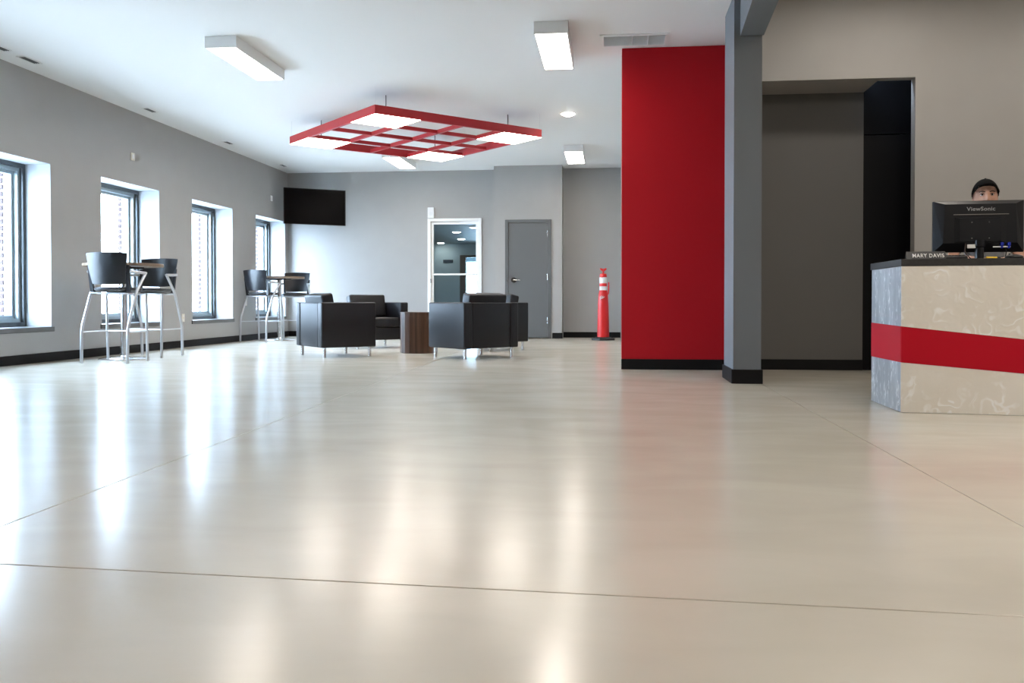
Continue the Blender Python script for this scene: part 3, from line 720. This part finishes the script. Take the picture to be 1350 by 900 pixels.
MB().box(.075, .175, -.046, -.036, zb0 + .026, zb0 + .034, .001).build('port_strip', 'label', mon)
for x in (.125, .165):
    b = MB(); b.box(x - .009, x + .009, -.056, -.03, zb0 + .036, zb0 + .058, .003); b.box(x - .006, x + .006, -.052, -.036, zb0 + .020, zb0 + .036, .002); b.build('plug', 'blue', mon)
MB().tube([(.145, -.046, zb0 + .022), (.15, -.05, zb0 + .0), (.142, -.05, .012), (.17, -.05, .004)], .003, 8).build('cable', 'plastic', mon, True)
MB().tube([(-.085, -.045, zb0 + .05), (-.092, -.055, zb0 + .0), (-.07, -.06, zb0 - .03), (-.05, -.06, .006)], .0035, 8).build('power_cord', 'brown_cord', mon, True)
MB().lathe([(.026, 0), (.026, .075), (.034, .08), (.034, .12), (.001, .12)], 24, (0, -.030, .012)).build('stand_neck', 'plastic', mon, True)
b = MB(); b.lathe([(.001, .001), (.125, .001), (.125, .008), (.11, .013), (.001, .013)], 32, (0, -.03, 0)); b.build('stand_foot', 'plastic', mon, True)

# small things on the counter
t = tag(empty('keyboard', (2.055, 5.66, CT), R(-8)), 'low black desk set lying between the name plate and the monitor stand', 'keyboard')
MB().box(-.075, .10, -.03, .06, .0008, .026, .010, 3).build('casing', 'plastic', t, True)
b = MB()
for i in range(8):
    for j in range(3): b.box(-.065 + i * .019, -.050 + i * .019, -.02 + j * .022, -.003 + j * .022, .026, .030)
b.build('keys', 'rubber', t)['kind'] = 'stuff'
t = tag(empty('computer_mouse', (2.40, 5.585, CT), R(70)), 'low black rounded mouse right of the monitor stand', 'mouse')
b = MB(); b.sphere((0, 0, .012), .05, (.62, 1.0, .36)); 
for v in b.bm.verts: v.co.z = max(v.co.z, .001)
b.build('shell', 'plastic', t, True)
MB().cyl((-.003, .025, .030), (.003, .025, .030), .006, n=12).build('scroll_wheel', 'rubber', t, True)
t = tag(empty('highlighter', (2.285, 5.62, CT), R(0)), 'yellow highlighter pen lying at the foot of the monitor', 'pen')
MB().cyl((-.03, 0, .0095), (.03, 0, .0095), .009, n=14).build('barrel', 'yellow', t, True)
MB().cyl((.031, 0, .0095), (.05, 0, .0095), .0085, .006, n=14).build('pen_cap', 'plastic', t, True)

# ================================================================== PERSON
def build_person():
    px, py = 2.598, 6.50
    root = tag(empty('person', (px, py, 0), R(-14)), 'person in a black cap and grey shirt standing behind the monitor', 'person')
    root.scale = (.988, .988, .988)
    # local frame: faces -Y
    def skin(chains, name):
        me = bpy.data.meshes.new(name); bm = bmesh.new(); lay = bm.verts.layers.skin.verify(); idx = {}
        first = True
        for ch in chains:
            pv = None
            for (p, r) in ch:
                key = tuple(round(c, 4) for c in p)
                if key in idx: v = idx[key]
                else:
                    v = bm.verts.new(p); idx[key] = v; v[lay].radius = (r, r) if not isinstance(r, tuple) else r
                    v[lay].use_root = first; first = False
                if pv is not None and pv is not v and not any(e.other_vert(pv) is v for e in pv.link_edges): bm.edges.new((pv, v))
                pv = v
        bm.to_mesh(me); bm.free()
        o = bpy.data.objects.new(name, me); COL.objects.link(o)
        sk = o.modifiers.new('s', 'SKIN'); sk.use_smooth_shade = True
        sb = o.modifiers.new('u', 'SUBSURF'); sb.levels = 2; sb.render_levels = 2
        dg = bpy.context.evaluated_depsgraph_get(); m2 = bpy.data.meshes.new_from_object(o.evaluated_get(dg))
        bpy.data.objects.remove(o); return m2
    pel = ((0, 0, .80), .115); wai = ((0, .0, .96), .10); che = ((0, .0, 1.12), .115); nb = ((0, .01, 1.235), .062); nk = ((0, -.005, 1.30), .046); hd = ((0, -.012, 1.36), .045)
    chains = [[pel, wai, che, nb, nk, hd]]
    arms = {}
    for s in (-1, 1):
        sh = ((s * .155, .01, 1.19), .05); el = ((s * .215, -.06, .965), .038); wr = ((s * .10, -.325, .955), .025)
        chains += [[che, sh, el, ((s * .165, -.18, .962), .036), wr]]
        # hand laid on the counter: palm and five fingers
        fx = Vector((s * -.25, -.95, 0)).normalized(); sd = Vector((fx.y, -fx.x, 0))
        w0 = Vector(wr[0]); palm = w0 + fx * .055 + Vector((0, 0, -.004)); kn = w0 + fx * .085 + Vector((0, 0, -.004))
        chains += [[wr, (tuple(palm), (.030, .016))]]
        for k, (o_, ln) in enumerate(((-.030, .058), (-.010, .070), (.010, .075), (.030, .066))):
            a0 = kn + sd * o_; chains.append([(tuple(palm), (.030, .016)), (tuple(a0), .0105), (tuple(a0 + fx * ln * .5 + Vector((0, 0, .006))), .0088), (tuple(a0 + fx * ln + Vector((0, 0, -.008))), .0078)])
        th = w0 + fx * .03 - sd * s * -.034
        chains.append([wr, (tuple(th), .012), (tuple(th + fx * .03 - sd * s * -.012), .0095), (tuple(th + fx * .058 - sd * s * -.014 + Vector((0, 0, -.006))), .008)])
        hp = ((s * .085, 0, .755), .085); kn_ = ((s * .095, -.01, .42), .056); an = ((s * .10, .02, .075), .036)
        chains += [[pel, hp, kn_, an, ((s * .11, -.10, .035), .032), ((s * .115, -.15, .028), .024)]]
    body = skin(chains, 'body')
    # head
    hb = bmesh.new(); bmesh.ops.create_uvsphere(hb, u_segments=40, v_segments=30, radius=1)
    def gs(d, s): return math.exp(-d / (s * s))
    for v in hb.verts:
        x, y, z = v.co
        X = x * .074; Y = y * .094; Z = z * .112
        if Z < 0: k = 1 - .30 * (Z / .112) ** 2; X *= k; Y *= (1 - .12 * (Z / .112) ** 2)
        if y < 0:
            Y *= .94
            fr = max(0, -y)
            Y -= .024 * gs((X * 1.1) ** 2 + ((Z + .028) * .8) ** 2, .015) * fr
            for s in (-1, 1): Y -= .009 * gs((X - s * .013) ** 2 + (Z + .034) ** 2, .009) * fr      # nose tip
            Y -= .012 * gs((X * 1.5) ** 2 + ((Z + .002) * .6) ** 2, .014) * fr   # nose bridge
            for s in (-1, 1): Y += .011 * gs((X - s * .031) ** 2 + ((Z - .004) * 1.4) ** 2, .017) * fr
            Y -= .006 * gs((X * .35) ** 2 + (Z - .026) ** 2, .012) * fr     # brow
            Y -= .006 * gs((X * .7) ** 2 + (Z + .062) ** 2, .012) * fr
            Y -= .008 * gs((X * .8) ** 2 + (Z + .098) ** 2, .018) * fr
        v.co = Vector((X, Y - .012, Z + 1.413))
    hb.faces.ensure_lookup_table()
    for s in (-1, 1):    # ears
        t_ = bmesh.new(); bmesh.ops.create_uvsphere(t_, u_segments=12, v_segments=10, radius=1)
        bmesh.ops.transform(t_, matrix=Matrix.Translation((s * .0745, .004, 1.408)) @ Matrix.Rotation(s * R(-22), 4, 'Z') @ Matrix.Diagonal((.007, .018, .031, 1)), verts=t_.verts)
        m_ = bpy.data.meshes.new('e'); t_.to_mesh(m_); t_.free(); hb.from_mesh(m_)
    hb.from_mesh(body); me = bpy.data.meshes.new('body'); hb.to_mesh(me); hb.free()
    o = bpy.data.objects.new('body', me); COL.objects.link(o)
    rm = o.modifiers.new('r', 'REMESH'); rm.mode = 'VOXEL'; rm.voxel_size = .0042; rm.use_smooth_shade = True
    sm = o.modifiers.new('sm', 'SMOOTH'); sm.iterations = 3; sm.factor = .5
    dg = bpy.context.evaluated_depsgraph_get(); m2 = bpy.data.meshes.new_from_object(o.evaluated_get(dg)); bpy.data.objects.remove(o)
    m2.materials.clear(); m2.materials.append(M['skin'])
    bo = bpy.data.objects.new('body', m2); COL.objects.link(bo); bo.parent = root
    for p in m2.polygons: p.use_smooth = True
    # face details
    for s in (-1, 1):
        e = MB().sphere((s * .031, -.0835, 1.418), .0125, (1, .8, .62)).build('eye', 'eye_w', root, True)
        MB().sphere((s * .031, -.0925, 1.418), .0060, (1, .35, 1), 12, 8).build('iris', 'iris', e, True)
        MB().tube([(s * .013, -.0985, 1.436), (s * .030, -.0985, 1.443), (s * .050, -.084, 1.438)], .0036, 8).build('eyebrow', 'brow', root, True)
        MB().tube([(s * .0185, -.0935, 1.4215), (s * .031, -.0965, 1.4265), (s * .0445, -.088, 1.421)], .0022, 8).build('upper_eyelid', 'brow', root, True)
    MB().tube([(-.022, -.092, 1.352), (0, -.099, 1.354), (.022, -.092, 1.352)], .0055, 8).build('lips', 'lip', root, True)
    # hair below the cap, at the sides and back
    b = MB(); b.sphere((0, .008, 1.418), 1, (.081, .098, .112), 28, 20)
    dl = [v for v in b.bm.verts if (v.co.y < -.022 and v.co.z < 1.49) or v.co.z < 1.355 or (abs(v.co.y) < .03 and v.co.z < 1.40)]
    bmesh.ops.delete(b.bm, geom=dl, context='VERTS'); b.build('hair', 'hair', root, True)
    # cap: crown + brim
    b = MB(); b.sphere((0, .000, 1.432), 1, (.0865, .104, .108), 32, 20)
    dl = [v for v in b.bm.verts if v.co.z < 1.405 + .074 * max(0, -v.co.y / .104) ** .7 - .004 * max(0, v.co.y) / .104]
    bmesh.ops.delete(b.bm, geom=dl, context='VERTS'); cp = b.build('cap', 'cap', root, True)
    so = cp.modifiers.new('so', 'SOLIDIFY'); so.thickness = .004
    t_ = bmesh.new(); G = []
    for k in range(7):
        row = []
        for i in range(15):
            a = R(-64 + 128 * i / 14); rr = k / 6
            x = math.sin(a) * (.085 + .004 * rr); y = -math.cos(a) * .100 - rr * .062 * max(0, math.cos(a) - .35) ** .8 * 1.4
            z = 1.479 - .074 * (1 - max(0, math.cos(a)) ** .7) + .008 * rr - 3.2 * x * x * rr
            row.append(t_.verts.new((x, y, z)))
        G.append(row)
    for k in range(6):
        for i in range(14): t_.faces.new((G[k][i], G[k][i + 1], G[k + 1][i + 1], G[k + 1][i]))
    b = MB(); b.merge(t_); br = b.build('cap_brim', 'cap', cp, True); so = br.modifiers.new('so', 'SOLIDIFY'); so.thickness = .004
    MB().sphere((0, 0, 1.541), .007, (1, 1, .5), 10, 6).build('cap_button', 'cap', cp, True)
    # clothes
    sh_ch = [[((0, 0, .80), .128), ((0, 0, .96), .120), ((0, -.004, 1.12), .136), ((0, .008, 1.245), .078)]]
    for s in (-1, 1): sh_ch.append([((0, -.004, 1.12), .136), ((s * .155, .01, 1.19), .066), ((s * .205, -.045, 1.0), .056)])
    m3 = skin(sh_ch, 'shirt'); m3.materials.clear(); m3.materials.append(M['shirt'])
    so = bpy.data.objects.new('shirt', m3); COL.objects.link(so); so.parent = root
    tr = [[((0, 0, .82), .118), ((0, 0, .76), .118)]]
    for s in (-1, 1): tr.append([((0, 0, .82), .118), ((s * .085, 0, .74), .093), ((s * .095, -.01, .42), .068), ((s * .10, .02, .09), .055)])
    m3 = skin(tr, 'trousers'); m3.materials.clear(); m3.materials.append(M['trousers'])
    so = bpy.data.objects.new('trousers', m3); COL.objects.link(so); so.parent = root
    for s in (-1, 1):
        b = MB(); b.sphere((s * .11, -.05, .042), 1, (.048, .135, .046), 16, 10)
        for v in b.bm.verts: v.co.z = max(v.co.z, .002)
        b.build('shoe', 'rubber', root, True)
    return root
build_person()
